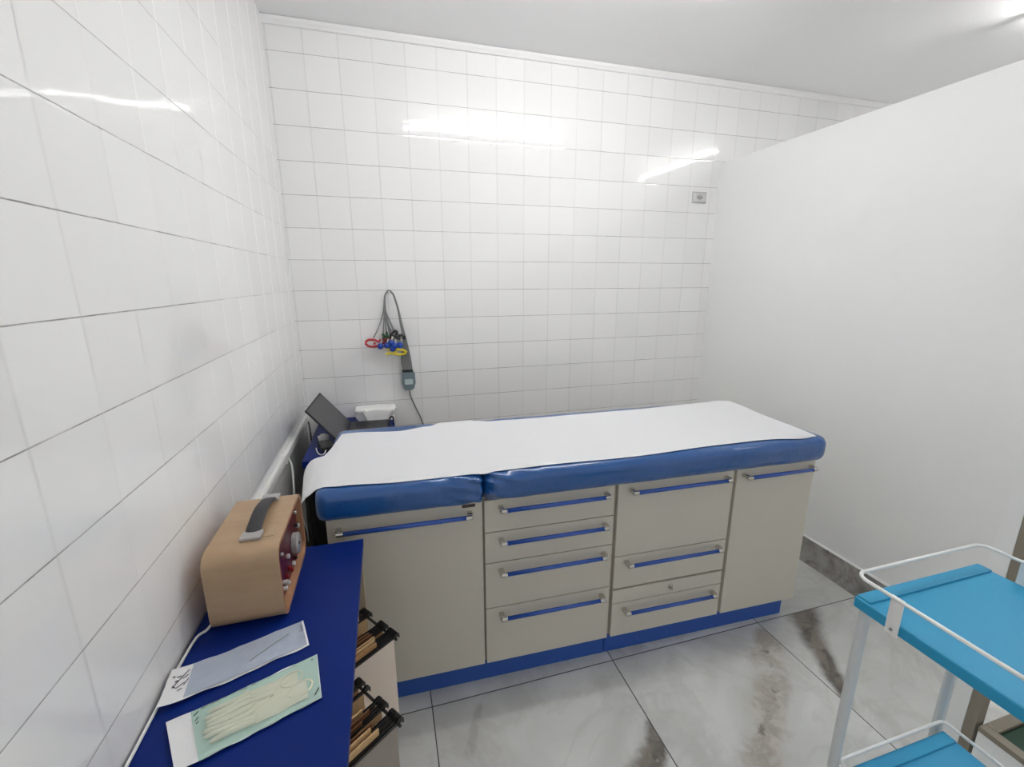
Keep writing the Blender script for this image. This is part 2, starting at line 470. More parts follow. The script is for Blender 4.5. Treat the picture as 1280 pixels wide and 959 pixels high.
def cushion(name, label, x0, x1, y0, y1, z0, z1, rend0, rend1, joint):
    b = bmesh.new(); r = .034
    n = max(40, int((x1 - x0) * 130)); st = []
    for i in range(n + 1):
        t = i / n; st.append(x0 + (x1 - x0) * t)
    for k in range(1, 7): # denser ends
        st += [x0 + rend0 * (k / 7) ** 2 * .5, x1 - rend1 * (k / 7) ** 2 * .5]
    st = sorted(set(st)); rings = []
    cnts = None
    for x in st:
        ins = 0; 
        for e, rr in ((x - x0, rend0), (x1 - x, rend1)):
            if e < rr: ins = max(ins, rr - math.sqrt(max(0, rr * rr - (rr - e) ** 2)))
        ins = min(ins, .05)
        prof = rrect(y0 + ins, y1 - ins, z0 + ins * .35, z1 - ins * .5, r - min(ins * .3, .01), 7)
        # subdivide the long front face for folds
        out = []
        m = len(prof)
        if cnts is None:
            base = rrect(y0, y1, z0, z1, r, 7)
            cnts = []
            for i in range(m):
                L = (Vector(base[(i + 1) % m]) - Vector(base[i])).length
                cnts.append(int(L / .012) if L < .2 else int(L / .03))
        for i in range(m):
            p, q = Vector((*prof[i], 0)), Vector((*prof[(i + 1) % m], 0))
            out.append(p); k = cnts[i]
            for j in range(1, k): out.append(p.lerp(q, j / k))
        ring = []
        dj = abs(x - joint)
        fold = math.exp(-dj / .07)
        for p in out:
            y, z = p.x, p.y
            nf = noise.noise(Vector((x * 9, y * 9, z * 14)))
            nfold = math.sin((z - z0) * 190 + (x - joint) * 60 + y * 30 + 2.0 * noise.noise(Vector((x * 12, z * 30, 1))))
            dsp = .0022 * nf + fold * .0085 * nfold
            side = 1 if y < (y0 + .05) else (-1 if y > y1 - .05 else 0)
            top = 1 if z > z1 - .02 and not side else 0
            ring.append(b.verts.new((x, y - side * dsp, z + (top * .0012 * nf) + (.4 * dsp if z > z1 - .034 and side else 0))))
        rings.append(ring)
    cnt = len(rings[0])
    for A, B in zip(rings, rings[1:]):
        for k in range(cnt):
            f = b.faces.new((A[k], A[(k + 1) % cnt], B[(k + 1) % cnt], B[k])); f.smooth = True
    b.faces.new(rings[0][::-1]); b.faces.new(rings[-1])
    o = obj(name, b, M['vinyl'], None, True, angle=60)
    o.location = CL; o.rotation_euler = (0, 0, CA)
    return tag(o, label, 'cushion')
ZT = .845
cushion('couch_cushion', 'short blue head cushion in clear plastic over the wide left door', -.018, .474, -.016, .566, .7435, ZT, .03, .022, .478)
cushion('couch_cushion', 'long blue main cushion in clear plastic over the drawers and right door', .4785, 1.835, -.016, .562, .7435, ZT, .040, .045, .477)

# white sheet over both cushions
sm = lambda t, a, b: (lambda k: k * k * (3 - 2 * k))(max(0, min(1, (t - a) / (b - a))))
def lerp_list(L, x):
    if x <= L[0][0]: return L[0][1]
    for (a, va), (c, vc) in zip(L, L[1:]):
        if x <= c:
            t = (x - a) / (c - a); t = t * t * (3 - 2 * t)
            return va + (vc - va) * t
    return L[-1][1]
FRONT = [(-.01, .022), (.05, .014), (.22, .004), (.44, .004), (.48, .0), (.52, .006), (.73, .008), (1.02, .004), (1.36, .018), (1.54, .02), (1.74, .002), (1.80, .006)]
BACK = [(-.01, .44), (.0, .49), (.05, .492), (.22, .468), (.34, .50), (.40, .535), (.43, .549), (.50, .549), (.54, .520), (.60, .498), (.77, .494), (1.32, .502), (1.68, .524), (1.76, .538), (1.80, .520)]
def sheet_fn(u, v):
    s = -.215 + u * (1.812 + .215)           # running length; s<0 hangs over the head end
    if s >= 0:
        f, k = lerp_list(FRONT, s), lerp_list(BACK, s)
        # right edge is cut slightly askew
        y = f + (k - f) * v
        x = s - (.03 * (1 - v) * max(0, (s - 1.6) / .2) if s > 1.6 else 0) + (.004 * math.sin(v * 9) if s > 1.75 else 0)
        r = .034; z = ZT
        e = y + .016
        if e < r: z = ZT - r + math.sqrt(max(0, r * r - (r - e) ** 2))
        e = .562 - y
        if e < r: z = min(z, ZT - r + math.sqrt(max(0, r * r - (r - max(e, .004)) ** 2)))
        z += .0024 + .0013 * (1 + noise.noise(Vector((x * 5, y * 7, 0)))) 
        if s < .035: z -= (.035 - s) ** 2 * 1.2
        return Vector((x, y, z))
    t = -s
    a = min(1, t / .10)
    x = -.010 - (.056 + .022 * v) * (1 - (1 - a) ** 2) + .010 * min(1, max(0, (t - .10) / .1))
    z = ZT - .001 - .010 * min(1, t / .02) * (1 - .6 * v) - .078 * a ** (1.6 + .8 * v) - max(0, t - .10) * .8
    f = .022 + .10 * t
    k = .44 - .15 * sm(t, .0, .006) - .5 * max(0, t - .05)
    y = f + (k - f) * v
    x += .008 * noise.noise(Vector((t * 10, y * 6, 4))) * a - .014 * a * v
    return Vector((x, y, z))
o = obj('paper_sheet', grid(bmesh.new(), sheet_fn, 230, 44, .0006), M['sheet'], None, True, angle=80)
o.location = CL; o.rotation_euler = (0, 0, CA)
tag(o, 'white disposable sheet spread over the blue couch cushions, hanging at the head end', 'sheet')

# ------------------------------------------------------------------ near desk with blue top
DZ = .705
desk = thing('desk', 'narrow desk with bright blue top along the left wall in the foreground', 'desk', (0, 0, 0))
bxo('tabletop', M['desk_blue'], desk, .004, .334, -2.06, -1.242, DZ - .018, DZ, .001)
bxo('side_panel', M['desk_side'], desk, .012, .328, -1.272, -1.250, 0, DZ - .0185, .001)
bxo('side_panel', M['desk_side'], desk, .012, .328, -2.050, -2.028, 0, DZ - .0185, .001)
bxo('stretcher', M['desk_side'], desk, .012, .030, -2.0275, -1.2725, .45, DZ - .0185, .001)

# wooden case with the dark red panel
CX0, CX1, CY0, CY1, CZ0, CZ1 = .040, .184, -1.528, -1.246, DZ + .0005, DZ + .178
case = thing('control_unit', 'pale wooden case with black carrying strap and dark red control panel on the blue desk', 'control unit', ((CX0 + CX1) / 2, (CY0 + CY1) / 2, CZ0))
cx, cy = (CX0 + CX1) / 2, (CY0 + CY1) / 2
w, dd, hh = (CX1 - CX0) / 2, (CY1 - CY0) / 2, CZ1 - CZ0
def shell(x0, x1, t, r, zoff=0):
    b = bmesh.new()
    O = rrect(-dd, dd, 0, hh, r, 8); I = rrect(-dd + t, dd - t, t, hh - t, max(.004, r - t), 8)
    n = len(O); V = []
    for x in (x0, x1):
        V.append([[b.verts.new((x, p[0], p[1])) for p in O], [b.verts.new((x, p[0], p[1])) for p in I]])
    for i in range(n):
        j = (i + 1) % n
        f = b.faces.new((V[0][0][i], V[0][0][j], V[1][0][j], V[1][0][i])); f.smooth = True
        f = b.faces.new((V[0][1][i], V[1][1][i], V[1][1][j], V[0][1][j])); f.smooth = True; f.material_index = 1
        f = b.faces.new((V[1][0][i], V[1][0][j], V[1][1][j], V[1][1][i])); f.material_index = 1
        b.faces.new((V[0][0][i], V[0][1][i], V[0][1][j], V[0][0][j]))
    return b
obj('case', shell(-w, w, .009, .034), [M['wood'], M['wood_in']], case, True, angle=35)
I = rrect(-dd + .0095, dd - .0095, .0095, hh - .0095, .024, 8)
obj('back_cover', prism(bmesh.new(), I, .006, origin=(-w + .004, 0, 0), ax=(0, 1, 0), ay=(0, 0, 1), az=(1, 0, 0)), M['wood_in'], case)
pxl = w - .016
panel = obj('control_panel', prism(bmesh.new(), I, .004, origin=(pxl - .004, 0, 0), ax=(0, 1, 0), ay=(0, 0, 1), az=(1, 0, 0)), M['maroon'], case)
def knob(name, yw, zw, r, h, m):
    obj(name, cyl(bmesh.new(), (pxl, yw - cy, zw - CZ0), (1, 0, 0), r, h, 16, bev=min(r, h) * .25), m, panel, True)
b = bmesh.new(); cyl(b, (pxl, -1.325 - cy, .772 - CZ0), (1, 0, 0), .027, .016, 28, bev=.002)
dk = obj('dial_knob', b, M['dial'], panel, True)
b = bmesh.new(); cyl(b, (pxl + .0155, -1.325 - cy, .772 - CZ0), (1, 0, 0), .0035, .002, 12)
obj('dial_screw', b, M['black'], dk)
knob('knob', -1.270, .830, .004, .006, M['knob_white'])
knob('knob', -1.272, .792, .006, .010, M['knob_white'])
knob('knob', -1.284, .800, .0045, .008, M['knob_black'])
knob('knob', -1.398, .782, .006, .008, M['knob_white'])
knob('knob', -1.444, .818, .004, .006, M['knob_white'])
knob('knob', -1.355, .733, .006, .008, M['knob_white'])
knob('knob', -1.325, .730, .005, .007, M['knob_black'])
for yw, zw in ((-1.395, .748), (-1.420, .742), (-1.372, .728)): knob('lamp', yw, zw, .006, .006, M['knob_red'])
for yw, zw in ((-1.44, .738), (-1.455, .752), (-1.468, .744)): knob('switch', yw, zw, .005, .012, M['knob_white'])
for yw, zw in ((-1.50, .855), (-1.50, .735)): knob('screw', yw, zw, .003, .002, M['chrome'])
# carrying strap across the top
sx = .122 - cx
pts = smooth_path([(sx, -1.460 - cy, hh + .004), (sx, -1.435 - cy, hh + .012), (sx, -1.37 - cy, hh + .021), (sx, -1.31 - cy, hh + .012), (sx, -1.288 - cy, hh + .004)], 6)
st = obj('strap', tube(bmesh.new(), pts, 1.0, 12, flat=(.016, .0035, (0, 0, 1))), M['strap'], case, True)
for yw, s in ((-1.463, 1), (-1.282, -1)):
    b = bmesh.new(); box(b, sx - .021, sx + .021, yw - cy - .018, yw - cy + .014, hh + .0002, hh + .0085, .002)
    obj('strap_bracket', b, M['dial'], st)
b = bmesh.new(); box(b, .155 - cx - .011, .155 - cx + .011, -1.445 - cy - .026, -1.445 - cy + .026, hh - .0002, hh + .0012, .0004)
pl = obj('cover_plate', b, M['wood'], case)
for yy in (-.014, .014):
    obj('screw', cyl(bmesh.new(), (.155 - cx, -1.445 - cy + yy, hh + .001), (0, 0, 1), .003, .001, 10), M['desk_side'], pl)
# white mains lead of the case, lying at the wall
b = bmesh.new()
tube(b, smooth_path([(.038, -1.49, DZ + .012), (.028, -1.515, DZ + .005), (.014, -1.53, DZ + .0035), (.010, -1.575, DZ + .0035), (.0085, -1.66, DZ + .0035), (.0085, -1.80, DZ + .0035)], 6), .0028, 8)
pc = obj('power_cord', b, M['white_plastic'], case, True); pc.location = (-cx, -cy, -CZ0)

# ------------------------------------------------------------------ sterile pouches on the desk
def pouch_fn(c00, c10, c11, c01, puff, seed, lift0=0.0, curl=.004):
    A, B, Cc, D = (Vector((*p, 0)) for p in (c00, c10, c11, c01))
    def fn(u, v):
        p = (A.lerp(B, u)).lerp(D.lerp(Cc, u), v)
        e = min(u, 1 - u, v, 1 - v)
        z = puff(u, v) + curl * max(0, .08 - e) / .08 * (.5 + .5 * noise.noise(Vector((u * 5 + seed, v * 5, seed))))
        z += lift0 * max(0, 1 - u / .5) ** 2
        wob = .004 * noise.noise(Vector((u * 6, seed, 0))) if v in (0.0, 1.0) else 0
        return Vector((p.x, p.y + wob, DZ + .0012 + z))
    return fn
# white pouch, nearer the case
W = ((.014, -1.704), (.243, -1.617), (.220, -1.541), (.006, -1.622))
wp = thing('pouch', 'white and pale blue sterile pouch holding a thin grey instrument, nearest the wooden case', 'pouch', (.12, -1.62, DZ))
inv = Matrix.Translation((-.12, 1.62, -DZ))
g = pouch_fn(*W, lambda u, v: .0006 * math.sin(v * PI), 2.0, .012)
obj('paper_backing', grid(bmesh.new(), lambda u, v: inv @ g(u, v), 40, 16, .0004), M['pouch_white'], wp, True, angle=80)
g2 = pouch_fn(*W, lambda u, v: .0012 + .0045 * math.sin(PI * v) ** .7 * sm(u, .13, .3) * sm(u, .99, .85) + .0008 * noise.noise(Vector((u * 14, v * 6, 3))), 2.0, .012)
obj('film', grid(bmesh.new(), lambda u, v: inv @ g2(.145 + u * .84, .05 + v * .94), 48, 18, .0003), M['film_blue'], wp, True, angle=80)
b = bmesh.new()
def stroke(bm, fn, p, q, wd, up=.0012):
    a = fn(*p); c = fn(*q); d = (c - a).normalized(); n = Vector((-d.y, d.x, 0)) * wd
    off = Vector((0, 0, up))
    vs = [bm.verts.new(w + off) for w in (a - n, c - n, c + n, a + n)]; bm.faces.new(vs)
    ws = [bm.verts.new(w.co - Vector((0, 0, .0004))) for w in vs]; bm.faces.new(ws[::-1])
    for i in range(4): bm.faces.new((vs[i], ws[i], ws[(i + 1) % 4], vs[(i + 1) % 4]))
gi = lambda u, v: inv @ g(u, v)
for p, q, wd in (((.05, .42), (.125, .86), .0009), ((.075, .38), (.12, .50), .0008), ((.055, .58), (.075, .60), .0014), ((.03, .72), (.045, .74), .0012),
                 ((.09, .30), (.115, .34), .0009), ((.12, .42), (.14, .58), .0008), ((.06, .70), (.085, .72), .001), ((.10, .62), (.13, .70), .0008), ((.05, .47), (.07, .40), .0009)):
    stroke(b, gi, p, q, wd)
obj('stamp_mark', b, M['ink'], wp); b = bmesh.new()
for k, (v0, v1) in enumerate(((.60, .68), (.70, .74), (.76, .86), (.40, .46), (.30, .35))):
    for du in (0, .012, .02):
        stroke(b, gi, (.955 + du, v0), (.955 + du, v1), .0005 if du else .0008)
obj('side_print', b, M['ink'], wp)
g2i = lambda u, v: inv @ g2(u, v)
pts = [g2(.56 + .30 * t, .30 + .36 * t) + Vector((0, 0, .0012)) for t in (0, .25, .5, .75, 1)]
o = obj('needle', tube(bmesh.new(), pts, .0011, 8), M['steel'], None, True)
tag(o, 'thin grey needle-like instrument lying in the white and pale blue pouch', 'instrument')

# green pouch with gloves
Gq = ((.086, -1.826), (.283, -1.752), (.262, -1.648), (.038, -1.732))
gp = thing('pouch', 'pale green clear-fronted pouch with cream gloves inside, nearest the desk front', 'pouch', (.17, -1.74, DZ))
inv2 = Matrix.Translation((-.17, 1.74, -DZ))
g3 = pouch_fn(*Gq, lambda u, v: .0004, 5.0, .004, .006)
obj('paper_backing', grid(bmesh.new(), lambda u, v: inv2 @ g3(u, v), 44, 22, .0004), M['pouch_white'], gp, True, angle=80)
def puffg(u, v):
    body = sm(u, .10, .24) * sm(u, 1.0, .80) * sm(v, 0, .2) * sm(v, 1, .8)
    return .0016 + body * (.016 + .0035 * noise.noise(Vector((u * 7, v * 16, 1.5))) + .003 * abs(noise.noise(Vector((u * 16, v * 9, 8)))))
gt = pouch_fn(*Gq, lambda u, v: .0009, 5.0, .004, .006)
obj('green_layer', grid(bmesh.new(), lambda u, v: inv2 @ gt(.14 + u * .855, .005 + v * .99), 40, 20, .0003), M['tint_green'], gp, True, angle=80)
g4 = pouch_fn(*Gq, puffg, 5.0, .004, .006)
obj('film', grid(bmesh.new(), lambda u, v: inv2 @ g4(.14 + u * .855, .01 + v * .98), 60, 30, .0003), M['film_green'], gp, True, angle=80)
b = bmesh.new(); g4i = lambda u, v: inv2 @ g4(u, v)
for p, q in (((.20, .955), (.24, .96)), ((.26, .955), (.32, .96))): stroke(b, g4i, p, q, .0006)
obj('printed_mark', b, M['ink'], gp); b = bmesh.new()
for p, q in (((.44, .955), (.49, .96)), ((.52, .955), (.55, .96))): stroke(b, g4i, p, q, .0006)
obj('printed_mark', b, M['ink'], gp); b = bmesh.new()
for p, q in (((.155, .84), (.185, .86)), ((.155, .72), (.18, .73)), ((.16, .64), (.175, .65))): stroke(b, g4i, p, q, .0011)
obj('printed_mark', b, M['ink'], gp); b = bmesh.new()
stroke(b, g4i, (.95, .10), (.985, .22), .0010)
obj('printed_mark', b, M['ink'], gp); b = bmesh.new()
stroke(b, g4i, (.955, .90), (.962, .93), .0010)
obj('printed_mark', b, M['ink'], gp)
def glove(label, u0, v0, du, seed, zoff, flip):
    b = bmesh.new()
    f = lambda u, v: g3(u, v) + Vector((0, 0, zoff))
    rr = random.Random(seed)
    # palm: puffy flattened body
    def palm(a, c):
        u = u0 + du * (.42 + .58 * a); v = v0 + flip * (c - .5) * .42
        h = .0052 * math.sin(PI * min(1, max(0, c))) ** .6 * (sm(a, -.05, .1)) + .003 * noise.noise(Vector((a * 3, c * 7, seed)))
        return f(u, v) + Vector((0, 0, h + .0006))
    grid(b, palm, 16, 12, .0008)
    for k in range(4):
        v = v0 + flip * (-.165 + .11 * k)
        P = [f(u0 + du * (.46 - t * (.44 + .04 * (k in (1, 2)))), v + flip * .03 * math.sin(t * 3 + k)) + Vector((0, 0, .0042 + .0008 * math.sin(t * 7 + k))) for t in (0, .2, .4, .6, .8, .95, 1.0)]
        tube(b, P, [.0046, .0048, .0046, .0044, .0042, .0034, .0012], 10)
    P = [f(u0 + du * (.66 - t * .26), v0 - flip * (.18 + .09 * t)) + Vector((0, 0, .0045)) for t in (0, .3, .6, .9, 1.0)]
    tube(b, P, [.005, .005, .0048, .004, .0014], 10)
    # open cuff, pressed flat into a loop
    P = [f(u0 + du * (.93 + .13 * math.cos(a)), v0 + .15 * math.sin(a)) + Vector((0, 0, .0058)) for a in [2 * PI * i / 20 for i in range(20)]]
    tube(b, P, .0015, 8, closed=True)
    return tag(obj('glove', b, M['latex'], None, True, angle=60), label, 'glove')
glove('cream latex glove in the green pouch, on the side towards the white pouch', .22, .66, .62, 1, .0008, 1)
glove('cream latex glove in the green pouch, on the side towards the room', .20, .36, .70, 2, .0012, -1)

# ------------------------------------------------------------------ hanging file frames, half under the desk
RA = math.radians(36)
RXL, RZ = -.335, .533
ORD = ['front', 'second', 'third', 'fourth', 'fifth', 'sixth', 'seventh', 'eighth', 'ninth', 'rearmost']
pal = [M['manila'], M['kraft'], M['manila'], M['brown'], M['kraft'], M['manila'], M['brown'], M['manila'], M['kraft'], M['brown']]
def file_frame(label, RO, ys, front_m, who, off):
    RO = Vector(RO); RYB = ys[-1] + .010
    rack = thing('file_frame', label, 'file frame', RO, RA)
    for xx in (0, RXL):
        obj('rail', box(bmesh.new(), xx - .0025, xx + .0025, -.006, RYB + .008, RZ - .006, RZ, .0008), M['black_metal'], rack)
    for xx in (-.012, RXL):
        obj('post', box(bmesh.new(), xx - .004, xx + .004, RYB, RYB + .008, .012, RZ - .0065, .001), M['black_metal'], rack)
        obj('foot', box(bmesh.new(), xx - .006, xx + .006, .0, RYB + .010, 0, .012, .002), M['black_metal'], rack)
    obj('crossbar', box(bmesh.new(), RXL + .0042, -.0162, RYB + .001, RYB + .007, .04, .056, .001), M['black_metal'], rack)
    RM = Matrix.Translation(RO) @ Matrix.Rotation(RA, 4, 'Z')
    for k, y in enumerate(ys):
        if k == 0: lab = 'front %s hanging folder facing the room, in %s' % (front_m[1], who)
        elif k == len(ys) - 1: lab = 'rearmost hanging folder in %s' % who
        else: lab = '%s hanging folder from the front in %s' % (ORD[k], who)
        folder(RM @ Vector((0, y, RZ + .0045)), lab, 'hanging folders in ' + who, M[front_m[0]] if k == 0 else pal[(k + off) % 10], None if k == 0 else pal[(k * 3 + 1 + off) % 10], .268, .0026)
def folder(loc, label, group, cm, paper_m, h, extra):
    t = thing('hanging_folder', label, 'folder', loc, RA, group)
    b = bmesh.new()
    poly = [(-.006, -.004), (-.006, -h + .012), (-.016, -h), (-.316, -h), (-.328, -h + .012), (-.328, -.004)]
    prism(b, poly, .0010, origin=(0, -.0014, 0)); prism(b, poly, .0010, origin=(0, .0010 + extra, 0))
    box(b, -.318, -.014, -.0012, .0018 + extra, -h - .0006, -h + .0008)
    obj('folder_body', b, cm, t)
    if paper_m:
        b = bmesh.new(); top = random.uniform(.008, .022); xr = random.uniform(-.055, -.022)
        box(b, -.316, xr, -.0002, .0006 + extra, -h + .004, top)
        obj('file_papers', b, paper_m, t)
    for yy in (-.0012, .0014 + extra):
        b = bmesh.new()
        box(b, RXL - .004, .004, yy - .0007, yy + .0007, -.004, .0015)
        for sx_ in (1, -1):
            x = .004 if sx_ > 0 else RXL - .004
            prism(b, [(-sx_ * .012, .0015), (-sx_ * .004, .007), (sx_ * .003, .007), (sx_ * .008, .001), (sx_ * .008, -.010), (sx_ * .0045, -.010), (sx_ * .004, -.004), (-sx_ * .010, -.004)], .0014, origin=(x, yy - .0007, 0))
        obj('hook_bar', b, M['black_metal'], t)
    return t
file_frame('black hanging file frame under the blue desk edge, farther from the camera', (.408, -1.452, 0), [.000, .0085, .0165, .026, .046, .055, .066, .118, .128, .143], ('cream_card', 'cream'), 'the farther file frame', 0)
file_frame('black hanging file frame under the blue desk edge, nearer to the camera', (.4085, -1.688, 0), [.000, .0085, .018, .027, .052, .061, .074, .118, .138, .150], ('grey_card', 'grey'), 'the nearer file frame', 3)

# ------------------------------------------------------------------ corner desk behind the couch head, with laptop and papers
DZ2 = .708
d2 = thing('desk', 'blue-topped corner desk behind the couch head, under the laptop', 'desk', (0, 0, 0))
bxo('tabletop', M['desk_blue'], d2, .070, .450, -.600, -.012, DZ2 - .030, DZ2, .001)
for xx in (.076, .428):
    bxo('side_panel', M['black'], d2, xx, xx + .018, -.590, -.02, 0, DZ2 - .0305, .001)  # panels coloured black to imitate the dark, shaded gap beside the couch head
bxo('back_panel', M['black'], d2, .0945, .4275, -.034, -.022, .25, DZ2 - .0305, .001)

lap = thing('laptop', 'open dark grey laptop turned sideways on the corner desk', 'laptop', (.237, -.142, DZ2), math.atan2(-.997, -.060))
# local x runs along the hinge (towards the camera), local y towards the keyboard
HW = .325
bxo('keyboard_base', M['dark_grey'], lap, 0, HW, 0, .185, .001, .016, .003)
b = bmesh.new()
for i in range(13):
    for j in range(5): box(b, .018 + i * .022, .036 + i * .022, .03 + j * .019, .045 + j * .019, .016, .0178, .001)
obj('keyboard', b, M['black'], lap)
th = math.radians(39)
RL = Matrix.Rotation(-th * 1.0, 4, 'X')
def lidbox(x0, x1, y0, y1, z0, z1, bev):
    t = bmesh.new(); box(t, x0, x1, y0, y1, z0, z1, bev)
    r = bmesh.new(); merge(r, t, Matrix.Translation((0, -.002, .012)) @ Matrix.Rotation(th, 4, 'X')); return r
lid = obj('lid', lidbox(0, HW, -.007, .0, 0, .215, .002), M['dark_grey'], lap)
obj('screen', lidbox(.006, HW - .006, -.0002, .0012, .008, .207, .0004), M['screen'], lid)

# stack of white folded paper
ps = thing('paper_stack', 'stack of white folded paper with a loose sheet draped over it, on the corner desk', 'paper stack', (.358, -.070, DZ2), -.02)
b = bmesh.new()
for k in range(12):
    jx, jy, jw = random.uniform(-.006, .006), random.uniform(-.004, .004), random.uniform(-.006, .004)
    box(b, -.094 + jx - jw, .094 + jx, -.050 + jy, .050, .0005 + k * .0044, .0042 + k * .0044, .0015)
obj('folded_papers', b, M['paper'], ps)
def drape(u, v):
    x = -.102 + .205 * u + .012 * noise.noise(Vector((v * 5, u * 3, 2))); t = v * .16
    w_ = sm(u, .12, .34) * sm(u, 1.0, .72)              # only the middle hangs over the front
    t *= .62 + .38 * w_
    y = .050 - t; z = .056
    if y < -.054: z -= (-.054 - y) * 1.0; y = -.0565 - .010 * min(1, (t - .104) / .06)
    z += .003 * noise.noise(Vector((u * 6, v * 6, 1))) + .006 * (1 - abs(2 * u - 1)) ** 2 + .004
    return Vector((x, y, z))
obj('loose_sheet', grid(bmesh.new(), drape, 26, 26, .0006), M['paper'], ps, True, angle=80)
b = bmesh.new()
tube(b, smooth_path([(.428, -.30, DZ2 + .004), (.436, -.25, DZ2 + .004), (.425, -.20, DZ2 + .004), (.424, -.165, DZ2 + .012), (.434, -.150, DZ2 + .026), (.444, -.152, DZ2 + .022), (.446, -.17, DZ2 + .008), (.444, -.20, DZ2 + .004)], 6), .004, 8)
tag(obj('cable', b, M['black_soft'], None, True), 'black cable looped beside the white paper stack on the corner desk', 'cable')
ad = thing('power_adapter', 'small black power adapter beside the laptop on the corner desk', 'power adapter', (.150, -.475, DZ2), .3)
obj('adapter_body', box(bmesh.new(), -.026, .026, -.05, .05, .0005, .028, .005), M['black'], ad)
obj('adapter_lead', tube(bmesh.new(), smooth_path([(-.01, -.049, .014), (-.02, -.065, .006), (-.035, -.06, .0035), (-.04, -.02, .0035), (-.036, .03, .0035)], 5), .0025, 8), M['white_plastic'], ad, True)
b = bmesh.new()
def crum(u, v):
    a = 2 * PI * u; p = PI * (v - .5)
    r = .024 * (1 + .28 * noise.noise(Vector((3 * math.cos(a), 3 * math.sin(a), v * 4))))
    return Vector((r * math.cos(a) * math.cos(p), r * math.sin(a) * math.cos(p), r * math.sin(p) * .8))
grid(b, crum, 20, 12); bmesh.ops.remove_doubles(b, verts=b.verts[:], dist=.0005)
o = obj('crumpled_wipe', b, M['paper'], None, True); o.location = (.130, -.375, DZ2 + .020)
tag(o, 'crumpled grey-white wipe lying under the tilted laptop lid', 'wipe')

# ------------------------------------------------------------------ cable duct along the left wall
duct = thing('cable_duct', 'white cable duct running low along the tiled left wall behind the wooden case', 'cable duct', (0, 0, 0))
bxo('duct_body', M['white_plastic'], duct, .0005, .016, -1.30, -.02, .716, .748, .002)
bxo('duct_cover', M['white_plastic'], duct, .0162, .0185, -1.30, -.02, .720, .744, .0008)
bxo('joint_sleeve', M['white_plastic'], duct, .0003, .021, -.615, -.590, .712, .752, .002)
b = bmesh.new()
tube(b, smooth_path([(.021, -.60, .735), (.034, -.61, .70), (.042, -.66, .62), (.040, -.70, .50), (.035, -.72, .30), (.03, -.73, .06)], 6), .0038, 8)
tag(obj('cord', b, M['white_plastic'], None, True), 'white cord hanging down from the cable duct on the left wall', 'cord')
b = bmesh.new()
tube(b, smooth_path([(.012, -.04, .715), (.020, -.055, .69), (.028, -.085, .62), (.030, -.10, .45), (.03, -.10, .05)], 6), .003, 8)
tag(obj('cord', b, M['black_soft'], None, True), 'thin dark cord dropping from the cable duct in the room corner', 'cord')

# ------------------------------------------------------------------ ECG leads hung on the back wall
hook = tag(obj('wall_hook', tube(bmesh.new(), smooth_path([(.466, 0, 1.362), (.466, -.018, 1.362), (.466, -.034, 1.366), (.466, -.040, 1.378)], 5), .0035, 8), M['white_metal'], None, True),
           'small white peg on the back wall carrying the electrode leads', 'hook')
ecg = thing('electrode_leads', 'bundle of grey electrode leads with coloured clamps hanging from the back wall', 'electrode leads', (.466, -.02, 1.38))
eo = Vector((.466, -.02, 1.38))
def E_(x, z, y=0.0): return Vector((x, -.02 + y, z)) - eo
bx = obj('connector_box', prism(bmesh.new(), [(-.030, .048), (.030, .048), (.034, .04), (.036, -.012), (.026, -.044), (.012, -.052), (-.012, -.052), (-.026, -.044), (-.036, -.012), (-.034, .04)], .022, origin=E_(.541, .896, -.016)), M['grey_box'], ecg)
obj('box_label', prism(bmesh.new(), rrect(-.022, .022, -.020, .010, .004), .002, origin=E_(.541, .896, -.0175)), M['pale_label'], bx)
obj('cable_clamp', box(bmesh.new(), .509 - eo.x, .566 - eo.x, -.016, .006, .944 - eo.z, .957 - eo.z, .002), M['black'], bx)
# ribbon of wires from the box up to the hook, over it and down to the clamps
NW = 10
ends = [(.372, 1.118, M['red']), (.418, 1.105, M['dark_red']), (.42, 1.098, M['blue_bulb']), (.442, 1.10, M['blue_bulb']), (.460, 1.112, M['blue_bulb']),
        (.470, 1.085, M['blue_bulb']), (.497, 1.10, M['blue_bulb']), (.440, 1.135, M['green']), (.475, 1.14, M['black']), (.505, 1.075, M['yellow'])]
for k in range(NW):
    f = k / (NW - 1); ex, ez, _ = ends[k]
    xb = .514 + .048 * f
    xt = .004 * (f - .5)
    P = [E_(xb, .958, -.006), E_(xb - .006, 1.02, -.006), E_(.524 + .020 * f, 1.10, -.010), E_(.514 + .010 * f, 1.20, -.012), E_(.505 + .005 * f, 1.28, -.012 - .006 * f),
         E_(.495 + xt, 1.335, -.010 - .008 * f), E_(.484 + xt, 1.366, -.008 - .006 * f), E_(.4665 + xt, 1.377 + .003 * (k % 3), -.006 - .0012 * k), E_(.450 + xt, 1.366, -.008 - .006 * f), E_(.442 + xt, 1.335, -.008 - .006 * f),
         E_(.438 + .5 * (ex - .44) * .25, 1.27, -.010 - .004 * f), E_(.437 + (ex - .437) * .55, 1.19, -.012 + .003 * (k % 2)), E_(ex, ez + .02, -.014 - .002 * (k % 3))]
    obj('lead_wire', tube(bmesh.new(), smooth_path(P, 5), .0030, 6), M['grey_cable'], ecg, True)
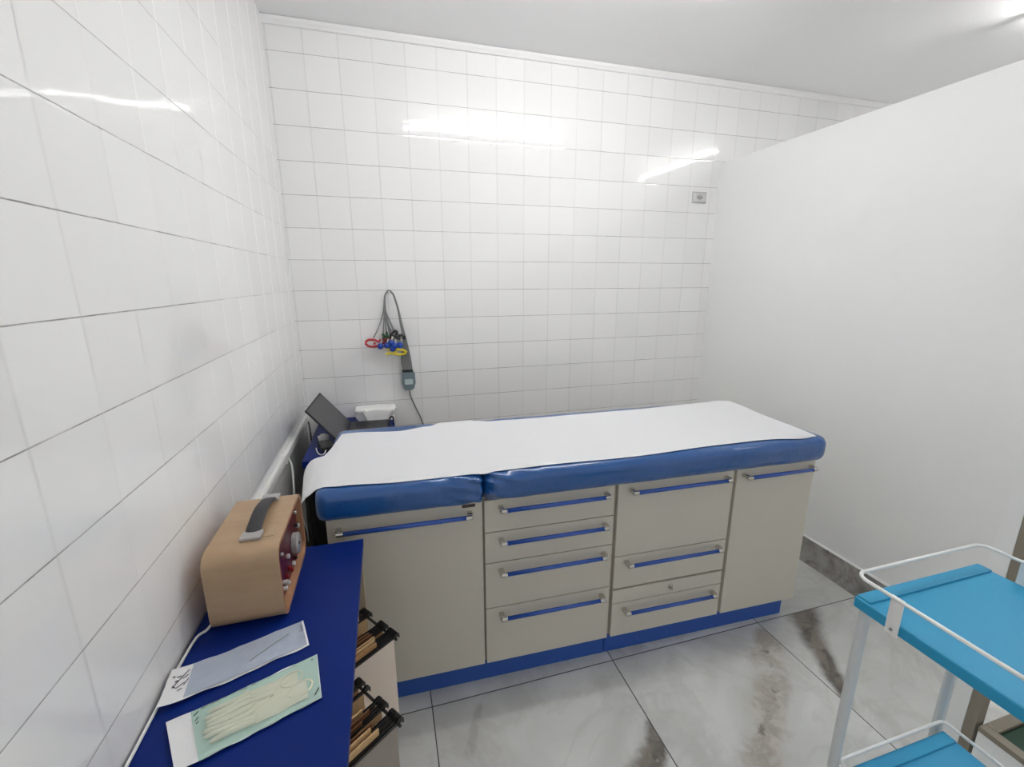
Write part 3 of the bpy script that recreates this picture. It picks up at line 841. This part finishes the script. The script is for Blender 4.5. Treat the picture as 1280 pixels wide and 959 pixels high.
def clamp(x, z, ln, hgt, ang, m, y=-.03):
    """plastic limb clamp: two jaws hinged, like a peg"""
    b = bmesh.new()
    R = Matrix.Translation(E_(x, z, y)) @ Matrix.Rotation(ang, 4, 'Y')
    for s in (1, -1):
        P = [Vector((-ln * .5, 0, s * hgt * .55)), Vector((-ln * .25, 0, s * hgt * .35)), Vector((-ln * .02, 0, s * hgt * .5)), Vector((ln * .3, 0, s * hgt * .45)), Vector((ln * .5, 0, s * hgt * .06))]
        tube(b, [R @ p for p in smooth_path(P, 5)], 1.0, 10, flat=(.009, .0062, (R.to_3x3() @ Vector((0, 0, 1)))))
    c = R @ Vector((-ln * .05, -.008, 0)); tube(b, [c, c + Vector((0, .016, 0))], .006, 10)
    obj('limb_clamp', b, m, ecg, True)
clamp(.372, 1.112, .085, .036, .12 + PI, M['red'])
clamp(.432, 1.120, .06, .022, -.1, M['dark_red'], -.026)
clamp(.484, 1.062, .105, .026, .10, M['yellow'], -.034)
clamp(.436, 1.142, .045, .022, 1.3, M['green'], -.022)
clamp(.474, 1.150, .06, .022, -.9, M['black'], -.020)
clamp(.508, 1.138, .05, .02, .05, M['black'], -.022)
for x, z, y in ((.405, 1.096, -.036), (.438, 1.098, -.034), (.462, 1.112, -.040), (.466, 1.082, -.044), (.478, 1.098, -.05), (.505, 1.098, -.036)):
    bl = obj('suction_bulb', sphere(bmesh.new(), E_(x, z, y), .0165), M['blue_bulb'], ecg, True)
    cyl_b = bmesh.new(); cyl(cyl_b, E_(x + .003, z + .012, y + .004), (.35, .1, 1), .006, .022, 12, r2=.010)
    obj('electrode_cup', cyl_b, M['silver'], bl, True)
# cord from the box down behind the couch
b = bmesh.new()
tube(b, smooth_path([(.541, -.026, .845), (.548, -.022, .80), (.572, -.018, .735), (.600, -.016, .66), (.612, -.016, .58), (.616, -.018, .30), (.616, -.03, .02)], 6), .004, 8)
o = obj('trunk_cable', b, M['grey_cable'], ecg, True); o.matrix_parent_inverse = Matrix.Identity(4); o.location = -eo

# ------------------------------------------------------------------ wall outlet
ox, oz = 2.330, 1.922
ot = thing('outlet', 'pale socket plate on the back wall beside the partition', 'outlet', (ox, 0, oz))
obj('cover_plate', box(bmesh.new(), -.050, .050, -.009, -.0005, -.032, .032, .003), M['outlet'], ot)
obj('inner_plate', box(bmesh.new(), -.046, .046, -.0105, -.0085, -.0235, .0235, .001), M['outlet'], ot)
hexp = [(-.024, 0), (-.012, .014), (.012, .014), (.024, 0), (.012, -.014), (-.012, -.014)]
so = obj('socket', prism(bmesh.new(), hexp, .0016, origin=(0, -.0118, 0)), M['outlet_grey'], ot)
for xx, zz in ((-.010, 0), (0, -.004), (.010, 0)):
    obj('socket_hole', cyl(bmesh.new(), (xx, -.0117, zz), (0, -1, 0), .0032, .0006, 12), M['black'], so)

for zz in (-.0275, .0275):
    obj('edge_strip', box(bmesh.new(), -.046, .046, -.0098, -.0092, zz - .0028, zz + .0028, 0), M['outlet_grey'], ot)

# ------------------------------------------------------------------ blue trolley
tr = thing('trolley', 'two-tier white steel trolley with bright blue trays at the right', 'trolley', (1.425, -2.22, 0))
tx0, tx1, ty0, ty1 = -.170, .172, -.275, .274
TZ = .853
tt = bxo('upper_tray', M['tray'], tr, tx0, tx1, ty0, ty1, TZ - .022, TZ, .003)
bxo('lip', M['tray'], tt, tx0 + .003, tx1 - .003, ty1 - .026, ty1 - .002, TZ - .001, TZ + .004, .0018)
bxo('lip', M['tray'], tt, tx0 + .003, tx1 - .003, ty0 + .002, ty0 + .026, TZ - .001, TZ + .004, .0018)
LZ = .452
lt = bxo('lower_tray', M['tray'], tr, -.152, .150, -.250, .247, LZ - .022, LZ, .003)
bxo('lip', M['tray'], lt, -.149, .147, .220, .245, LZ - .001, LZ + .004, .002)
bxo('lip', M['tray'], lt, -.149, .147, -.248, -.222, LZ - .001, LZ + .004, .002)
for xx in (-.153, .156):
    for yy in (-.264, .261):
        lg = obj('leg', cyl(bmesh.new(), (xx, yy, .075), (0, 0, 1), .0095, TZ - .022 - .0755, 14), M['leg_metal'], tr, True)
        b = bmesh.new(); cyl(b, (xx - .011, yy, .0285), (1, 0, 0), .028, .022, 20, bev=.004)
        wh = obj('caster', b, M['dark_grey'], lg, True)
        b = bmesh.new(); box(b, xx - .015, xx - .0125, yy - .012, yy + .012, .022, .072, .001); box(b, xx + .0125, xx + .015, yy - .012, yy + .012, .022, .072, .001); box(b, xx - .015, xx + .015, yy - .012, yy + .012, .070, .0755, .001)
        obj('caster_fork', b, M['chrome'], wh)
def rail(x0, x1, y0, y1, z, r, name, posts, ztray):
    pts = rrect(x0, x1, y0, y1, r, 6)
    o = obj(name, tube(bmesh.new(), [(p[0], p[1], z) for p in pts], .0033, 10, closed=True), M['white_metal'], tr, True)
    for xx, yy, s in posts:
        b = bmesh.new(); box(b, xx - .0015, xx + .0015, yy - .010, yy + .010, ztray - .024, z + .002, .0006)
        bk = obj('bracket', b, M['white_metal'], o)
        obj('screw', cyl(bmesh.new(), (xx + s * .0014, yy, ztray - .014), (s, 0, 0), .0028, .0012, 10), M['steel'], bk)
    return o
rail(-.176, .170, -.279, .276, .900, .022, 'guard_rail', ((-.1725, .205, -1), (-.1725, -.2, -1), (.1742, .205, 1), (.1742, -.2, 1)), TZ)
rail(-.1545, .1525, -.254, .252, .474, .012, 'guard_rail', ((-.1537, .1, -1), (-.1537, -.1, -1), (.1517, .1, 1), (.1517, -.1, 1)), LZ)

# ------------------------------------------------------------------ post and low box at the right edge
po = thing('panel', 'narrow white upright panel with a beige edge strip behind the blue trolley', 'panel', (2.09, -1.79, 0))
bxo('panel_body', M['paint'], po, -.01, .03, -.006, .034, 0, 1.02, .001)
bxo('edge_strip', M['beige_edge'], po, -.01, .03, -.032, -.0065, 0, 1.02, .001)
sb = thing('storage_box', 'low white box with beige rim and dark green lining beside the upright panel', 'storage box', (2.09, -1.83, 0))
bxo('side_wall', M['paint'], sb, -.01, .004, -.42, -.0005, 0, .104, .001)
bxo('side_wall', M['paint'], sb, .30, .314, -.42, -.0005, 0, .104, .001)
bxo('end_wall', M['paint'], sb, .0045, .2995, -.014, -.0005, 0, .104, .001)
bxo('end_wall', M['paint'], sb, .0045, .2995, -.42, -.406, 0, .104, .001)
b = bmesh.new(); box(b, -.012, .018, -.422, -.0003, .1045, .122, .001); box(b, .286, .316, -.422, -.0003, .1045, .122, .001); box(b, .018, .286, -.03, -.0003, .1045, .122, .001); box(b, .018, .286, -.422, -.392, .1045, .122, .001)
obj('rim', b, M['beige_edge'], sb)
bxo('lining', M['green_felt'], sb, .0185, .2855, -.3915, -.0305, .05, .116, .006)

# ------------------------------------------------------------------ camera, world, colour
p, t, r = .2791, -.2313, -.0019
cyaw, syaw = math.cos(p), math.sin(p)
F = Vector((syaw * math.cos(t), cyaw * math.cos(t), math.sin(t)))
Rv = Vector((cyaw, -syaw, 0)); Uv = Rv.cross(F)
R2 = Rv * math.cos(r) + Uv * math.sin(r); U2 = Uv * math.cos(r) - Rv * math.sin(r)
cam = bpy.data.cameras.new('camera'); cam.sensor_width = 36; cam.sensor_fit = 'HORIZONTAL'; cam.lens = 551.605 / 1280 * 36
cam.clip_start = .01
co = bpy.data.objects.new('camera', cam); COL.objects.link(co)
mw = Matrix((R2, U2, -F)).transposed().to_4x4(); mw.translation = (.43469, -2.46006, 1.43592)
co.matrix_world = mw
SC.camera = co
w = bpy.data.worlds.new('world'); SC.world = w; w.use_nodes = True
w.node_tree.nodes['Background'].inputs[0].default_value = (1, 1, 1, 1); w.node_tree.nodes['Background'].inputs[1].default_value = .66  # plain white fill light, added; enters where the front wall is left out
SC.view_settings.view_transform = 'Standard'; SC.view_settings.look = 'None'; SC.view_settings.gamma = 1; SC.view_settings.use_curve_mapping = False
SC.view_settings.exposure = -0.2
SC.cycles.max_bounces = 14; SC.cycles.diffuse_bounces = 10; SC.cycles.glossy_bounces = 5; SC.cycles.transparent_max_bounces = 12
SC.cycles.blur_glossy = 0.0; SC.cycles.sample_clamp_indirect = 0.0
SC.cycles.use_denoising = True
